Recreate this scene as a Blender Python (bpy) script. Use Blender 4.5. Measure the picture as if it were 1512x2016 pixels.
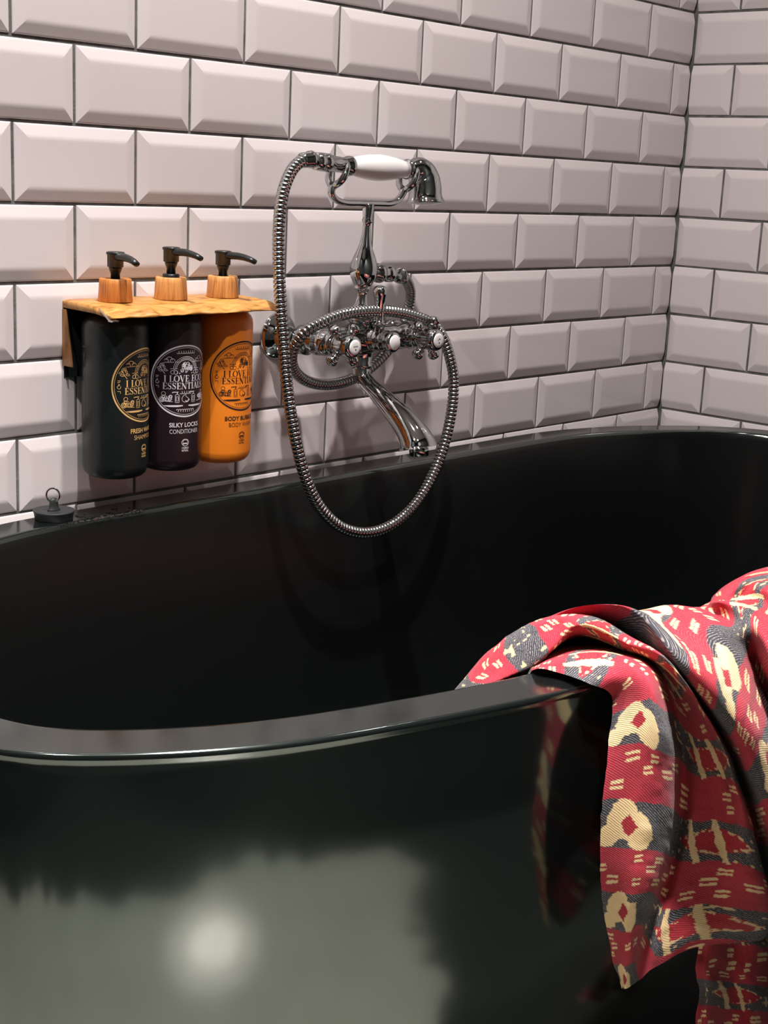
import bpy, bmesh, math, random
import numpy as np
from mathutils import Vector, Matrix

for o in list(bpy.data.objects):
    bpy.data.objects.remove(o)
scene = bpy.context.scene
COL = scene.collection
random.seed(4)

# ------------------------------------------------------------------ camera
cam_data = bpy.data.cameras.new('camera')
cam_data.sensor_fit = 'VERTICAL'
cam_data.sensor_height = 36.0
cam_data.sensor_width = 27.0
cam_data.lens = 49.2026
cam_data.clip_start = 0.02
cam = bpy.data.objects.new('camera', cam_data)
RX, RD, RF = (0.67544, -0.73599, 0.0458), (-0.14216, -0.19091, -0.97126), (0.72358, 0.64952, -0.23358)
cam.matrix_world = Matrix(((RX[0], -RD[0], -RF[0], -2.078), (RX[1], -RD[1], -RF[1], -1.2458),
                           (RX[2], -RD[2], -RF[2], 0.9748), (0, 0, 0, 1)))
COL.objects.link(cam)
scene.camera = cam

# ------------------------------------------------------------------ light
scene.view_settings.view_transform = 'Standard'
scene.view_settings.look = 'None'
scene.view_settings.gamma = 1.0
scene.view_settings.use_curve_mapping = False
scene.view_settings.exposure = 0.0
world = bpy.data.worlds.new('room_dim')
world.use_nodes = True
world.node_tree.nodes['Background'].inputs['Color'].default_value = (0.5, 0.47, 0.44, 1)
world.node_tree.nodes['Background'].inputs['Strength'].default_value = 0.05
scene.world = world


def overhead_lamp(x, y, watts, size=0.09, spread=130, col=(1.0, 0.95, 0.93), z=2.385):
    d = bpy.data.lights.new('unseen_overhead_lamp', 'AREA')
    d.shape = 'DISK'
    d.size = size
    d.energy = watts
    d.color = col
    d.spread = math.radians(spread)
    o = bpy.data.objects.new('unseen_overhead_lamp', d)
    o.location = (x, y, z)
    COL.objects.link(o)


overhead_lamp(-1.19, -0.525, 22, 0.055)
overhead_lamp(-2.15, -0.60, 14, 0.06)
overhead_lamp(-0.42, -0.62, 2.0, 0.08)  # added unseen lamp, brightens the right end of the tiles
overhead_lamp(-1.66, -1.14, 26, 0.09, 84)  # added unseen lamp, lifts the cloth front and the floor mirrored in the tub
overhead_lamp(-1.64, -1.04, 2.4, 0.08, 6.0, (1.0, 0.86, 0.98))  # added narrow beam, makes the bright spot mirrored on the tub side


# ------------------------------------------------------------------ materials
def mat(name, color, rough=0.5, metal=0.0, spec=0.5, coat=0.0, bump=None, rough_noise=None, sheen=0.0, col_noise=None):
    m = bpy.data.materials.new(name)
    m.use_nodes = True
    nt = m.node_tree
    b = nt.nodes['Principled BSDF']
    b.inputs['Base Color'].default_value = (*color, 1)
    b.inputs['Roughness'].default_value = rough
    b.inputs['Metallic'].default_value = metal
    b.inputs['Specular IOR Level'].default_value = spec
    b.inputs['Coat Weight'].default_value = coat
    b.inputs['Coat Roughness'].default_value = 0.08
    b.inputs['Sheen Weight'].default_value = sheen
    tc = nt.nodes.new('ShaderNodeTexCoord')
    if bump:
        n = nt.nodes.new('ShaderNodeTexNoise')
        n.inputs['Scale'].default_value = bump[0]
        n.inputs['Detail'].default_value = 3
        nt.links.new(tc.outputs['Object'], n.inputs['Vector'])
        bp = nt.nodes.new('ShaderNodeBump')
        bp.inputs['Strength'].default_value = bump[1]
        bp.inputs['Distance'].default_value = bump[2]
        nt.links.new(n.outputs['Fac'], bp.inputs['Height'])
        nt.links.new(bp.outputs['Normal'], b.inputs['Normal'])
    if rough_noise:
        n = nt.nodes.new('ShaderNodeTexNoise')
        n.inputs['Scale'].default_value = rough_noise[0]
        n.inputs['Detail'].default_value = 5
        nt.links.new(tc.outputs['Object'], n.inputs['Vector'])
        r = nt.nodes.new('ShaderNodeMapRange')
        r.inputs['From Min'].default_value = 0.3
        r.inputs['From Max'].default_value = 0.7
        r.inputs['To Min'].default_value = rough_noise[1]
        r.inputs['To Max'].default_value = rough_noise[2]
        nt.links.new(n.outputs['Fac'], r.inputs['Value'])
        nt.links.new(r.outputs['Result'], b.inputs['Roughness'])
    if col_noise:
        n = nt.nodes.new('ShaderNodeTexNoise')
        n.inputs['Scale'].default_value = col_noise[0]
        n.inputs['Detail'].default_value = 6
        nt.links.new(tc.outputs['Object'], n.inputs['Vector'])
        cr = nt.nodes.new('ShaderNodeValToRGB')
        cr.color_ramp.elements[0].position = 0.35
        cr.color_ramp.elements[0].color = (*color, 1)
        cr.color_ramp.elements[1].position = 0.68
        cr.color_ramp.elements[1].color = (*col_noise[1], 1)
        nt.links.new(n.outputs['Fac'], cr.inputs['Fac'])
        nt.links.new(cr.outputs['Color'], b.inputs['Base Color'])
    return m


def wood_mat(name, c1, c2, c3, scale, stretch, rough=0.45):
    m = mat(name, c1, rough)
    nt = m.node_tree
    b = nt.nodes['Principled BSDF']
    tc = nt.nodes.new('ShaderNodeTexCoord')
    mp = nt.nodes.new('ShaderNodeMapping')
    mp.inputs['Scale'].default_value = stretch
    nt.links.new(tc.outputs['Object'], mp.inputs['Vector'])
    n = nt.nodes.new('ShaderNodeTexNoise')
    n.inputs['Scale'].default_value = scale
    n.inputs['Detail'].default_value = 6
    n.inputs['Distortion'].default_value = 1.2
    nt.links.new(mp.outputs['Vector'], n.inputs['Vector'])
    cr = nt.nodes.new('ShaderNodeValToRGB')
    e = cr.color_ramp.elements
    e[0].position, e[0].color = 0.3, (*c3, 1)
    e[1].position, e[1].color = 0.72, (*c1, 1)
    k = e.new(0.48)
    k.color = (*c2, 1)
    nt.links.new(n.outputs['Fac'], cr.inputs['Fac'])
    nt.links.new(cr.outputs['Color'], b.inputs['Base Color'])
    bp = nt.nodes.new('ShaderNodeBump')
    bp.inputs['Strength'].default_value = 0.25
    bp.inputs['Distance'].default_value = 0.001
    nt.links.new(n.outputs['Fac'], bp.inputs['Height'])
    nt.links.new(bp.outputs['Normal'], b.inputs['Normal'])
    return m


M = {}
M['tile'] = mat('glazed_tile', (0.70, 0.635, 0.625), 0.14, spec=0.5, bump=(9, 0.25, 0.0012))
M['grout'] = mat('grey_grout', (0.085, 0.085, 0.078), 0.9, bump=(300, 0.5, 0.001), col_noise=(40, (0.19, 0.185, 0.175)))
M['tub'] = mat('black_enamel', (0.0045, 0.0058, 0.0056), 0.2, spec=0.5, rough_noise=(7, 0.11, 0.17), bump=(22, 0.12, 0.0006))
M['tub'].node_tree.nodes['Principled BSDF'].inputs['IOR'].default_value = 2.05
M['tub'].node_tree.nodes['Principled BSDF'].inputs['Specular Tint'].default_value = (0.86, 1.0, 0.94, 1)
M['tub_in'] = mat('black_enamel_bowl', (0.0040, 0.0052, 0.0050), 0.30, spec=0.35)
M['paint'] = mat('dark_paint', (0.011, 0.014, 0.0125), 0.7)
M['ceil'] = mat('ceiling_paint', (0.55, 0.53, 0.50), 0.8)
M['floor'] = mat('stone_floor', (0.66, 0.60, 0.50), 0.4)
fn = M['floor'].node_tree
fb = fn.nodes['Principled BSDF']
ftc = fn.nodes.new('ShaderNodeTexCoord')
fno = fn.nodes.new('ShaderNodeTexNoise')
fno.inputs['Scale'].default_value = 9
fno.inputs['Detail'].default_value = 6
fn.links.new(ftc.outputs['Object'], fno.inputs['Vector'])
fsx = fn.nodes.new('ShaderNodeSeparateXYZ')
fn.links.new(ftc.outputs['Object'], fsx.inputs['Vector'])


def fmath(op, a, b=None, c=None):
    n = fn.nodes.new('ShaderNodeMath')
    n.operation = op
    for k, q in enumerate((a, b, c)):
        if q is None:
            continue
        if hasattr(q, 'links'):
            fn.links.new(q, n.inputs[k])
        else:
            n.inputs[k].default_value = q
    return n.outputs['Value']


# unseen floor: pale patch and near-black surround, coloured to shape the tub's reflection
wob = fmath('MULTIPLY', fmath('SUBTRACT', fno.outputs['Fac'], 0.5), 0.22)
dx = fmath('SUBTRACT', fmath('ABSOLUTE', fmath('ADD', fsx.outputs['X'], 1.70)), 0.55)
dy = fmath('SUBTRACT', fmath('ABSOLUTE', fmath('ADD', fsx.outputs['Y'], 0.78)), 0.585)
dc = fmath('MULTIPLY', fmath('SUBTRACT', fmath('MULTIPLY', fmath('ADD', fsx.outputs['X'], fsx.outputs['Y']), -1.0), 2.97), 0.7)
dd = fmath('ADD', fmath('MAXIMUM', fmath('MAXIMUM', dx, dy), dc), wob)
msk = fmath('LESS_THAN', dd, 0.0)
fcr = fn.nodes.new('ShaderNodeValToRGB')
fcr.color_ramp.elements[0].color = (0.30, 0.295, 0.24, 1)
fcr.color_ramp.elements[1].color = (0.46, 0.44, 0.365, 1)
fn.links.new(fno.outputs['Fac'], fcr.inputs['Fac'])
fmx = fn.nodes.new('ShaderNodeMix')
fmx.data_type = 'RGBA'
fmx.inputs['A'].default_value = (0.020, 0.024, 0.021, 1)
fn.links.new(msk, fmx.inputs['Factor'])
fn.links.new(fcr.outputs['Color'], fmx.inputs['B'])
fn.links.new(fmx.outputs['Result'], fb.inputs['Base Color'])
M['chrome'] = mat('chrome', (0.60, 0.615, 0.615), 0.035, 1.0)
M['chrome'].node_tree.nodes['Principled BSDF'].inputs['Specular Tint'].default_value = (0.50, 0.52, 0.52, 1)
M['hose'] = mat('hose_steel', (0.56, 0.57, 0.565), 0.12, 1.0)
M['hose'].node_tree.nodes['Principled BSDF'].inputs['Specular Tint'].default_value = (0.45, 0.46, 0.46, 1)
M['hose_dark'] = mat('hose_groove', (0.02, 0.022, 0.022), 0.5, 0.6)
M['porcelain'] = mat('porcelain', (0.80, 0.77, 0.75), 0.12, coat=0.3)
M['blackplastic'] = mat('black_plastic', (0.010, 0.012, 0.012), 0.32)
M['rubber'] = mat('black_rubber', (0.014, 0.016, 0.017), 0.55, bump=(200, 0.2, 0.0004))
M['bottle_green'] = mat('dark_green_bottle', (0.0075, 0.0115, 0.0105), 0.36, bump=(900, 0.12, 0.0002))
M['bottle_plum'] = mat('plum_bottle', (0.016, 0.0085, 0.012), 0.36, bump=(900, 0.12, 0.0002))
M['bottle_orange'] = mat('orange_bottle', (0.93, 0.255, 0.018), 0.38, bump=(900, 0.12, 0.0002))
M['print_gold'] = mat('gold_print', (0.72, 0.44, 0.16), 0.5)
M['print_silver'] = mat('silver_print', (0.66, 0.62, 0.66), 0.5)
M['print_black'] = mat('black_print', (0.012, 0.010, 0.010), 0.5)
M['print_grey'] = mat('grey_print', (0.14, 0.15, 0.15), 0.6)
M['bamboo'] = wood_mat('bamboo', (0.78, 0.42, 0.14), (0.66, 0.30, 0.09), (0.42, 0.15, 0.035), 9, (30, 30, 1.2))
M['bamboo_red'] = wood_mat('bamboo_red', (0.70, 0.27, 0.07), (0.55, 0.19, 0.04), (0.32, 0.09, 0.018), 9, (30, 30, 1.2))
M['olive'] = wood_mat('live_edge_wood', (0.62, 0.335, 0.095), (0.50, 0.225, 0.05), (0.20, 0.075, 0.015), 9, (3.5, 12, 9))
M['olive_dark'] = wood_mat('bracket_wood', (0.36, 0.17, 0.05), (0.26, 0.11, 0.03), (0.12, 0.05, 0.013), 8, (4, 10, 3))
M['steel'] = mat('bracket_steel', (0.62, 0.58, 0.52), 0.3, 1.0)
M['darksteel'] = mat('back_plate', (0.03, 0.035, 0.035), 0.45, 0.6)
wm = mat('water', (1, 1, 1), 0.02, spec=0.5)
wm.node_tree.nodes['Principled BSDF'].inputs['Transmission Weight'].default_value = 1.0
wm.node_tree.nodes['Principled BSDF'].inputs['IOR'].default_value = 1.33
M['water'] = wm


# ------------------------------------------------------------------ helpers
def mesh_obj(name, verts, faces, material, parent=None, smooth=True, mats=None, fmat=None):
    me = bpy.data.meshes.new(name)
    me.from_pydata([tuple(v) for v in verts], [], faces)
    me.update()
    for m in (mats or [material]):
        me.materials.append(m)
    if fmat is not None:
        me.polygons.foreach_set('material_index', np.array(fmat, dtype=np.int32))
    if isinstance(smooth, bool):
        me.polygons.foreach_set('use_smooth', np.full(len(me.polygons), smooth))
    else:
        me.polygons.foreach_set('use_smooth', np.array(smooth, dtype=bool))
    o = bpy.data.objects.new(name, me)
    COL.objects.link(o)
    if parent:
        o.parent = parent
        o.matrix_parent_inverse = Matrix.Translation(-parent.location)
    return o


class MB:
    """collects shells (world coordinates) of ONE part"""
    def __init__(self):
        self.v, self.f, self.m, self.s = [], [], [], []

    def add(self, v, f, mi=0, smooth=True):
        n = len(self.v)
        self.v += [tuple(p) for p in v]
        self.f += [tuple(i + n for i in q) for q in f]
        self.m += [mi] * len(f)
        self.s += [smooth] * len(f)
        return self

    def lathe(self, origin, axis, prof, seg=40, mi=0, ref=None, sy=1.0):
        """prof: list of (t, r) along axis"""
        a = Vector(axis).normalized()
        x = Vector(ref) if ref else (Vector((0, 0, 1)) if abs(a.z) < 0.9 else Vector((1, 0, 0)))
        x = (x - a * x.dot(a)).normalized()
        y = a.cross(x)
        O = Vector(origin)
        v, f = [], []
        for t, r in prof:
            for k in range(seg):
                th = 2 * math.pi * k / seg
                v.append(O + a * t + x * (r * math.cos(th)) + y * (r * sy * math.sin(th)))
        for i in range(len(prof) - 1):
            for k in range(seg):
                k2 = (k + 1) % seg
                f.append((i * seg + k, i * seg + k2, (i + 1) * seg + k2, (i + 1) * seg + k))
        if prof[0][1] > 1e-6:
            f.append(tuple(range(seg - 1, -1, -1)))
        if prof[-1][1] > 1e-6:
            f.append(tuple(range((len(prof) - 1) * seg, len(prof) * seg)))
        return self.add(v, f, mi)

    def sweep(self, pts, rad, seg=20, mi=0, flat=None, cap=True):
        """tube along pts; rad per point (float or (ra, rb))"""
        P = [Vector(p) for p in pts]
        n = len(P)
        v, f = [], []
        up = None
        for i in range(n):
            t = (P[min(i + 1, n - 1)] - P[max(i - 1, 0)]).normalized()
            if up is None:
                up = Vector(flat) if flat else (Vector((0, 0, 1)) if abs(t.z) < 0.9 else Vector((1, 0, 0)))
            u = (up - t * up.dot(t)).normalized()
            up = u
            w = t.cross(u)
            r = rad[i] if hasattr(rad, '__len__') else rad
            ra, rb = r if hasattr(r, '__len__') else (r, r)
            for k in range(seg):
                th = 2 * math.pi * k / seg
                v.append(P[i] + u * (ra * math.cos(th)) + w * (rb * math.sin(th)))
        for i in range(n - 1):
            for k in range(seg):
                k2 = (k + 1) % seg
                f.append((i * seg + k, i * seg + k2, (i + 1) * seg + k2, (i + 1) * seg + k))
        if cap:
            f.append(tuple(range(seg - 1, -1, -1)))
            f.append(tuple(range((n - 1) * seg, n * seg)))
        return self.add(v, f, mi)

    def box(self, lo, hi, mi=0):
        (a, b, c), (d, e, g) = lo, hi
        v = [(a, b, c), (d, b, c), (d, e, c), (a, e, c), (a, b, g), (d, b, g), (d, e, g), (a, e, g)]
        f = [(0, 3, 2, 1), (4, 5, 6, 7), (0, 1, 5, 4), (1, 2, 6, 5), (2, 3, 7, 6), (3, 0, 4, 7)]
        return self.add(v, f, mi, False)

    def ball(self, c, r, mi=0, seg=20):
        prof = [(-r * math.cos(math.pi * i / 12), max(r * math.sin(math.pi * i / 12), 1e-7)) for i in range(13)]
        return self.lathe(c, (0, 0, 1), prof, seg, mi)

    def build(self, name, material, parent=None, mats=None):
        return mesh_obj(name, self.v, self.f, material, parent, self.s, mats, self.m)


def empty(name, loc, label, cat, group=None):
    o = bpy.data.objects.new(name, None)
    o.empty_display_size = 0.05
    o.location = loc
    o['label'] = label
    o['category'] = cat
    if group:
        o['group'] = group
    COL.objects.link(o)
    return o


def tag(o, label, cat, group=None, kind=None):
    o['label'] = label
    o['category'] = cat
    if group:
        o['group'] = group
    if kind:
        o['kind'] = kind
    return o


def struct(o):
    o['kind'] = 'structure'
    return o


def spline(pts, per=12):
    """Catmull-Rom through pts"""
    P = np.array(pts, float)
    Q = np.vstack([2 * P[0] - P[1], P, 2 * P[-1] - P[-2]])
    out = []
    for i in range(len(P) - 1):
        p0, p1, p2, p3 = Q[i:i + 4]
        for k in range(per):
            t = k / per
            out.append(0.5 * (2 * p1 + (p2 - p0) * t + (2 * p0 - 5 * p1 + 4 * p2 - p3) * t * t + (3 * p1 - p0 - 3 * p2 + p3) * t ** 3))
    out.append(P[-1])
    return np.array(out)


def resample(P, step):
    d = np.r_[0, np.cumsum(np.linalg.norm(np.diff(P, axis=0), axis=1))]
    n = max(2, int(round(d[-1] / step)) + 1)
    s = np.linspace(0, d[-1], n)
    return np.stack([np.interp(s, d, P[:, k]) for k in range(P.shape[1])], 1)


# ------------------------------------------------------------------ the room
K0, HP, PW = 0.611, 0.0800, 0.15225      # a bed joint, course height, tile pitch
GR = 0.0036
ROOM_X, ROOM_Y, ROOM_Z = -2.5, -1.42, 2.4


def tiled_wall(name, to_world, length, first, flip):
    """to_world(s, h, z): s = distance from the corner, h = height off the wall; first(row) = joint distance"""
    v, f, fm, sm = [], [], [], []
    g = [to_world(0, .0016, 0), to_world(length, .0016, 0), to_world(length, .0016, ROOM_Z), to_world(0, .0016, ROOM_Z)]
    v += g
    f.append((0, 1, 2, 3) if not flip else (3, 2, 1, 0))
    fm.append(1)
    sm.append(False)
    LO = [(0.0, 0.0008), (0.0, 0.0024), (0.0004, 0.0029), (0.0010, 0.00322), (0.0018, 0.00349), (0.0106, 0.00595), (0.0116, 0.00619), (0.0126, 0.00638), (0.0136, 0.00651), (0.0146, 0.00659), (0.0158, 0.00663)]
    r0 = -int(K0 / HP) - 1
    r1 = int((ROOM_Z - K0) / HP) + 1
    for r in range(r0, r1):
        za, zb = K0 + r * HP + GR / 2, K0 + (r + 1) * HP - GR / 2
        za, zb = max(za, 0.0), min(zb, ROOM_Z)
        if zb - za < 0.05:
            continue
        s1 = first(r)
        spans = [(0.0082, s1 - GR / 2, True)]
        s = s1
        while s < length - 0.01:
            spans.append((s + GR / 2, min(s + PW - GR / 2, length), False))
            s += PW
        for a, b, cut in spans:
            if b - a < 0.02:
                continue
            ta, tb = random.gauss(0, 0.0011), random.gauss(0, 0.0016)   # slight lie of each tile
            dz = random.gauss(0, 0.0003)
            n = len(v)
            for ins, h in LO:
                ia = 0 if (cut and (b - a) < PW * 0.97) else ins
                ib = ins
                if b - a - ia - ib < 0.002:
                    ib = max(b - a - ia - 0.002, 0) if ia == 0 else ib
                for (ss, zz) in ((a + ia, za + ins), (b - ib, za + ins), (b - ib, zb - ins), (a + ia, zb - ins)):
                    hh = h + ta * (ss - (a + b) / 2) * 1.0 + tb * (zz - (za + zb) / 2) if h > 0 else h
                    v.append(to_world(ss, hh, zz + dz))
            for i in range(len(LO) - 1):
                for k in range(4):
                    k2 = (k + 1) % 4
                    q = (n + i * 4 + k, n + i * 4 + k2, n + i * 4 + 4 + k2, n + i * 4 + 4 + k)
                    f.append(q if not flip else q[::-1])
                    fm.append(0)
                    sm.append(False)
            q = tuple(n + (len(LO) - 1) * 4 + k for k in range(4))
            f.append(q if not flip else q[::-1])
            fm.append(0)
            sm.append(False)
    return struct(mesh_obj(name, v, f, None, None, sm, [M['tile'], M['grout']], fm))


wn, ye = 0.0533, 0.0825
tiled_wall('wall_back', lambda s, h, z: (-s, -h, z), -ROOM_X,
           lambda r: wn - 0.0011 if r % 2 == 0 else wn + PW / 2 + 0.0011, True)
tiled_wall('wall_right', lambda s, h, z: (-h, -s, z), -ROOM_Y,
           lambda r: ye if r % 2 == 0 else ye + PW / 2, False)
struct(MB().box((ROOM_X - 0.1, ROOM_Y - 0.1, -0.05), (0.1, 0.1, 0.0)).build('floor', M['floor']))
struct(MB().box((ROOM_X - 0.1, ROOM_Y - 0.1, ROOM_Z), (0.1, 0.1, ROOM_Z + 0.05)).build('ceiling', M['ceil']))
struct(MB().box((ROOM_X - 0.1, ROOM_Y - 0.1, 0), (ROOM_X, 0.1, ROOM_Z)).build('wall_left', M['paint']))
struct(MB().box((ROOM_X - 0.1, ROOM_Y - 0.1, 0), (0.1, ROOM_Y, ROOM_Z)).build('wall_front', M['paint']))

# ------------------------------------------------------------------ bathtub
RIM = 0.610
OUT = [(-1.28, -.022), (-.83, -.020), (-.386, -.022), (-.326, -.030), (-.225, -.060), (-.153, -.099), (-.095, -.142), (-.053, -.187),
       (-.033, -.235), (-.021, -.30), (-.018, -.3675), (-.021, -.44), (-.038, -.52), (-.067, -.559), (-.102, -.585), (-.145, -.611),
       (-.20, -.636), (-.29, -.664), (-.376, -.692), (-.425, -.702), (-.56, -.711), (-.83, -.716), (-1.1, -.711), (-1.235, -.702),
       (-1.284, -.692), (-1.37, -.668), (-1.468, -.637), (-1.52, -.611), (-1.558, -.585), (-1.593, -.558), (-1.626, -.525),
       (-1.642, -.45), (-1.647, -.3675), (-1.642, -.30), (-1.627, -.235), (-1.607, -.187), (-1.565, -.142), (-1.507, -.099),
       (-1.435, -.060), (-1.34, -.030)]
o2 = np.array(OUT + OUT[:1], float)
o2 = resample(o2, 0.012)[:-1]
for _ in range(14):
    o2 = 0.5 * o2 + 0.25 * (np.roll(o2, 1, 0) + np.roll(o2, -1, 0))
NO = len(o2)
tg = np.roll(o2, -1, 0) - np.roll(o2, 1, 0)
nrm = np.stack([-tg[:, 1], tg[:, 0]], 1) / np.linalg.norm(tg, axis=1)[:, None]
cen = o2.mean(0)
if ((cen - o2) * nrm).sum() < 0:
    nrm = -nrm


def ring(off, z):
    q = o2 + nrm * off
    for _ in range(int(off * 300)):
        q = 0.5 * q + 0.25 * (np.roll(q, 1, 0) + np.roll(q, -1, 0))
    return [(x, y, z) for x, y in q]


prof_out = [(.150, .0), (.145, .006), (.137, .02), (.112, .08), (.083, .16), (.058, .24), (.037, .32), (.0210, .40), (.0095, .47), (.0042, .53), (.0024, .570),
            (.0019, .594), (.0016, .6008), (.0011, .6035), (.0003, .6052), (.0, .6070), (.0004, .6086), (.0012, .6095), (.0024, .60993), (.0034, RIM),
            (.0042, RIM), (.016, RIM)]
prof_in = [(.030, RIM), (.0380, RIM), (.0390, RIM), (.0412, .6096), (.0432, .6082), (.0448, .605), (.0462, .598), (.052, .56), (.066, .46), (.080, .34), (.098, .25), (.13, .19),
           (.17, .165), (.22, .155), (.26, .152)]
v, f = [], []
rings = prof_out + prof_in
for off, z in rings:
    v += ring(off, z)
for i in range(len(rings) - 1):
    for k in range(NO):
        k2 = (k + 1) % NO
        f.append((i * NO + k, i * NO + k2, (i + 1) * NO + k2, (i + 1) * NO + k))
f.append(tuple(range((len(rings) - 1) * NO, len(rings) * NO)))
tub = empty('bathtub', (-.83, -.3675, 0), 'black oval freestanding bathtub in front of the white tiled wall', 'bathtub')
n_in = (len(prof_out) + 5) * NO
tubm = mesh_obj('tub_shell', v, f, None, tub, True, [M['tub'], M['tub_in']], [1 if k >= n_in else 0 for k in range(len(f))])
# flip if normals point inside
bm = bmesh.new()
bm.from_mesh(tubm.data)
bmesh.ops.recalc_face_normals(bm, faces=bm.faces)
bm.to_mesh(tubm.data)
bm.free()
MB().lathe((-0.55, -.3675, .1525), (0, 0, 1), [(0, .032), (.002, .033), (.003, .030), (.0015, .024), (-.002, .02), (-.002, 0)]).build('drain', M['chrome'], tub)['label'] = 'chrome waste drain'

# ------------------------------------------------------------------ bath plug and water on the rim
PX, PY = -1.2525, -0.0415
plug = empty('bath_plug', (PX, PY, RIM), 'black rubber bath plug with wire ring resting on the rim by the wall', 'plug')
MB().lathe((PX, PY, RIM), (0, 0, 1), [(0, .0186), (.0005, .0195), (.0072, .0206), (.0084, .0214), (.0096, .0214), (.0099, .0206),
                                      (.0092, .0195), (.0090, .010), (.0092, .0066)], 48).build('stopper', M['rubber'], plug)
MB().lathe((PX, PY, RIM + .009), (0, 0, 1), [(0, .0080), (.0015, .0066), (.004, .0056), (.008, .0050), (.0105, .0048), (.0125, .0038), (.0134, .0018), (.0136, 0)],
           24, sy=.6).build('lug', M['rubber'], plug)
rp = []
for k in range(30):
    a = math.radians(-150 + k * 11.0)
    rr = .0066
    rp.append((PX + .0066 * math.sin(a) * .75 - .001, PY - .0066 * math.sin(a) * .7, RIM + .0255 + rr * 1.12 * math.cos(a)))
MB().sweep(rp, .00105, 10).build('wire_ring', M['chrome'], plug)['label'] = 'chrome wire ring'

drops = MB()
rng = random.Random(3)
for i in range(34):
    x = PX + .024 + abs(rng.gauss(0, .035))
    y = -.050 + rng.gauss(0, .009) - .004
    y = max(min(y, -.032), -.067)
    r = rng.uniform(.0008, .0024)
    drops.lathe((x, y, RIM - .0001), (0, 0, 1), [(0, r * 1.25), (r * .25, r * 1.1), (r * .45, r * .7), (r * .55, 0)], 12, sy=rng.uniform(.6, 1.4))
for i in range(26):
    x = PX - .01 + i * .0042 + rng.uniform(-.001, .001)
    r = rng.uniform(.0008, .0019)
    drops.lathe((x, -.0665 + rng.uniform(-.001, .001), RIM - .0004), (0, 0, 1), [(0, r * 1.3), (r * .3, r * 1.1), (r * .5, r * .6), (r * .58, 0)], 10)
tag(drops.build('water_drops', M['water']), 'small clear water drops scattered on the black rim beside the plug', 'water', kind='stuff')

# ------------------------------------------------------------------ bottle shelf
SX0, SX1, SZ = -1.2155, -0.984, 0.8335
shelf = empty('bottle_shelf', (-1.1, 0, SZ), 'live-edge wooden shelf on the tiled wall holding three pump bottles', 'shelf')
rng = random.Random(11)
nx, v, f = 70, [], []


def edge_noise(x):
    return .0022 * math.sin(x * 61 + .6) + .0014 * math.sin(x * 143 + 2) + .0008 * math.sin(x * 331)


sec = []
for i in range(nx + 1):
    x = SX0 + (SX1 - SX0) * i / nx
    e = edge_noise(x)
    end = min(i, nx - i)
    rr = {0: .0016, 1: .0006}.get(end, 0)
    w = .0009 * math.sin(x * 90) + .0006 * math.sin(x * 210 + 1)
    prof = [(-.0015, SZ - .0095 + rr), (-.0015, SZ - rr), (-.03, SZ + .0002 - rr), (-.055, SZ - .0003 - rr), (-.070 + e * .6, SZ - .0012 - rr),
            (-.078 + e * .8, SZ - .0036 + w), (-.085 + e, SZ - .0066 + w * 1.4), (-.0915 + e, SZ - .0096 + w), (-.0925 + e, SZ - .0112),
            (-.0905 + e, SZ - .0120), (-.06, SZ - .0105 + rr), (-.03, SZ - .0098 + rr)]
    for y, z in prof:
        v.append((x, y, z))
np_ = len(prof)
for i in range(nx):
    for k in range(np_):
        k2 = (k + 1) % np_
        f.append((i * np_ + k, (i + 1) * np_ + k, (i + 1) * np_ + k2, i * np_ + k2))
f.append(tuple(range(np_)))
f.append(tuple(range(nx * np_ + np_ - 1, nx * np_ - 1, -1)))
mesh_obj('plank', v, f, M['olive'], shelf)
# folded steel profile along the lower front edge, its cut end showing at the left
stp = []
for t in range(2):
    x = SX0 - .0006 if t == 0 else SX0 + .007
    for y, z in ((-.0705, SZ - .0030), (-.080, SZ - .0080), (-.0885, SZ - .0128), (-.0945, SZ - .0138), (-.0925, SZ - .0152), (-.086, SZ - .0150), (-.0858, SZ - .0138), (-.0790, SZ - .0096), (-.070, SZ - .0045)):
        stp.append((x, y, z))
MB().add(stp, [(0, 1, 2, 3, 4, 5, 6, 7, 8), (17, 16, 15, 14, 13, 12, 11, 10, 9)] + [(k, k + 9, (k + 1) % 9 + 9, (k + 1) % 9) for k in range(9)], 0, False) \
    .build('edge_clip', M['steel'], shelf)['label'] = 'folded steel clip on the front corner'
MB().box((SX0 + .001, -.0075, SZ - .082), (SX1 - .002, -.0068, SZ - .0085)).build('back_plate', M['darksteel'], shelf)['label'] = 'dark steel plate against the wall'
sv = []
for x in (SX0 - .0006, SX0 + .0012):
    sv += [(x, -.0066, SZ - .0098), (x, -.0125, SZ - .0098), (x, -.0235, SZ - .0690), (x, -.0066, SZ - .0690)]
MB().add(sv, [(0, 1, 2, 3), (7, 6, 5, 4), (0, 4, 5, 1), (1, 5, 6, 2), (2, 6, 7, 3), (3, 7, 4, 0)], 0, False).build('side_bracket', M['olive_dark'], shelf)['label'] = 'brown side bracket below the left end'

# ------------------------------------------------------------------ pump bottles
BR = .0352
BZ0, BZ1 = .6475, SZ - .0124


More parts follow.
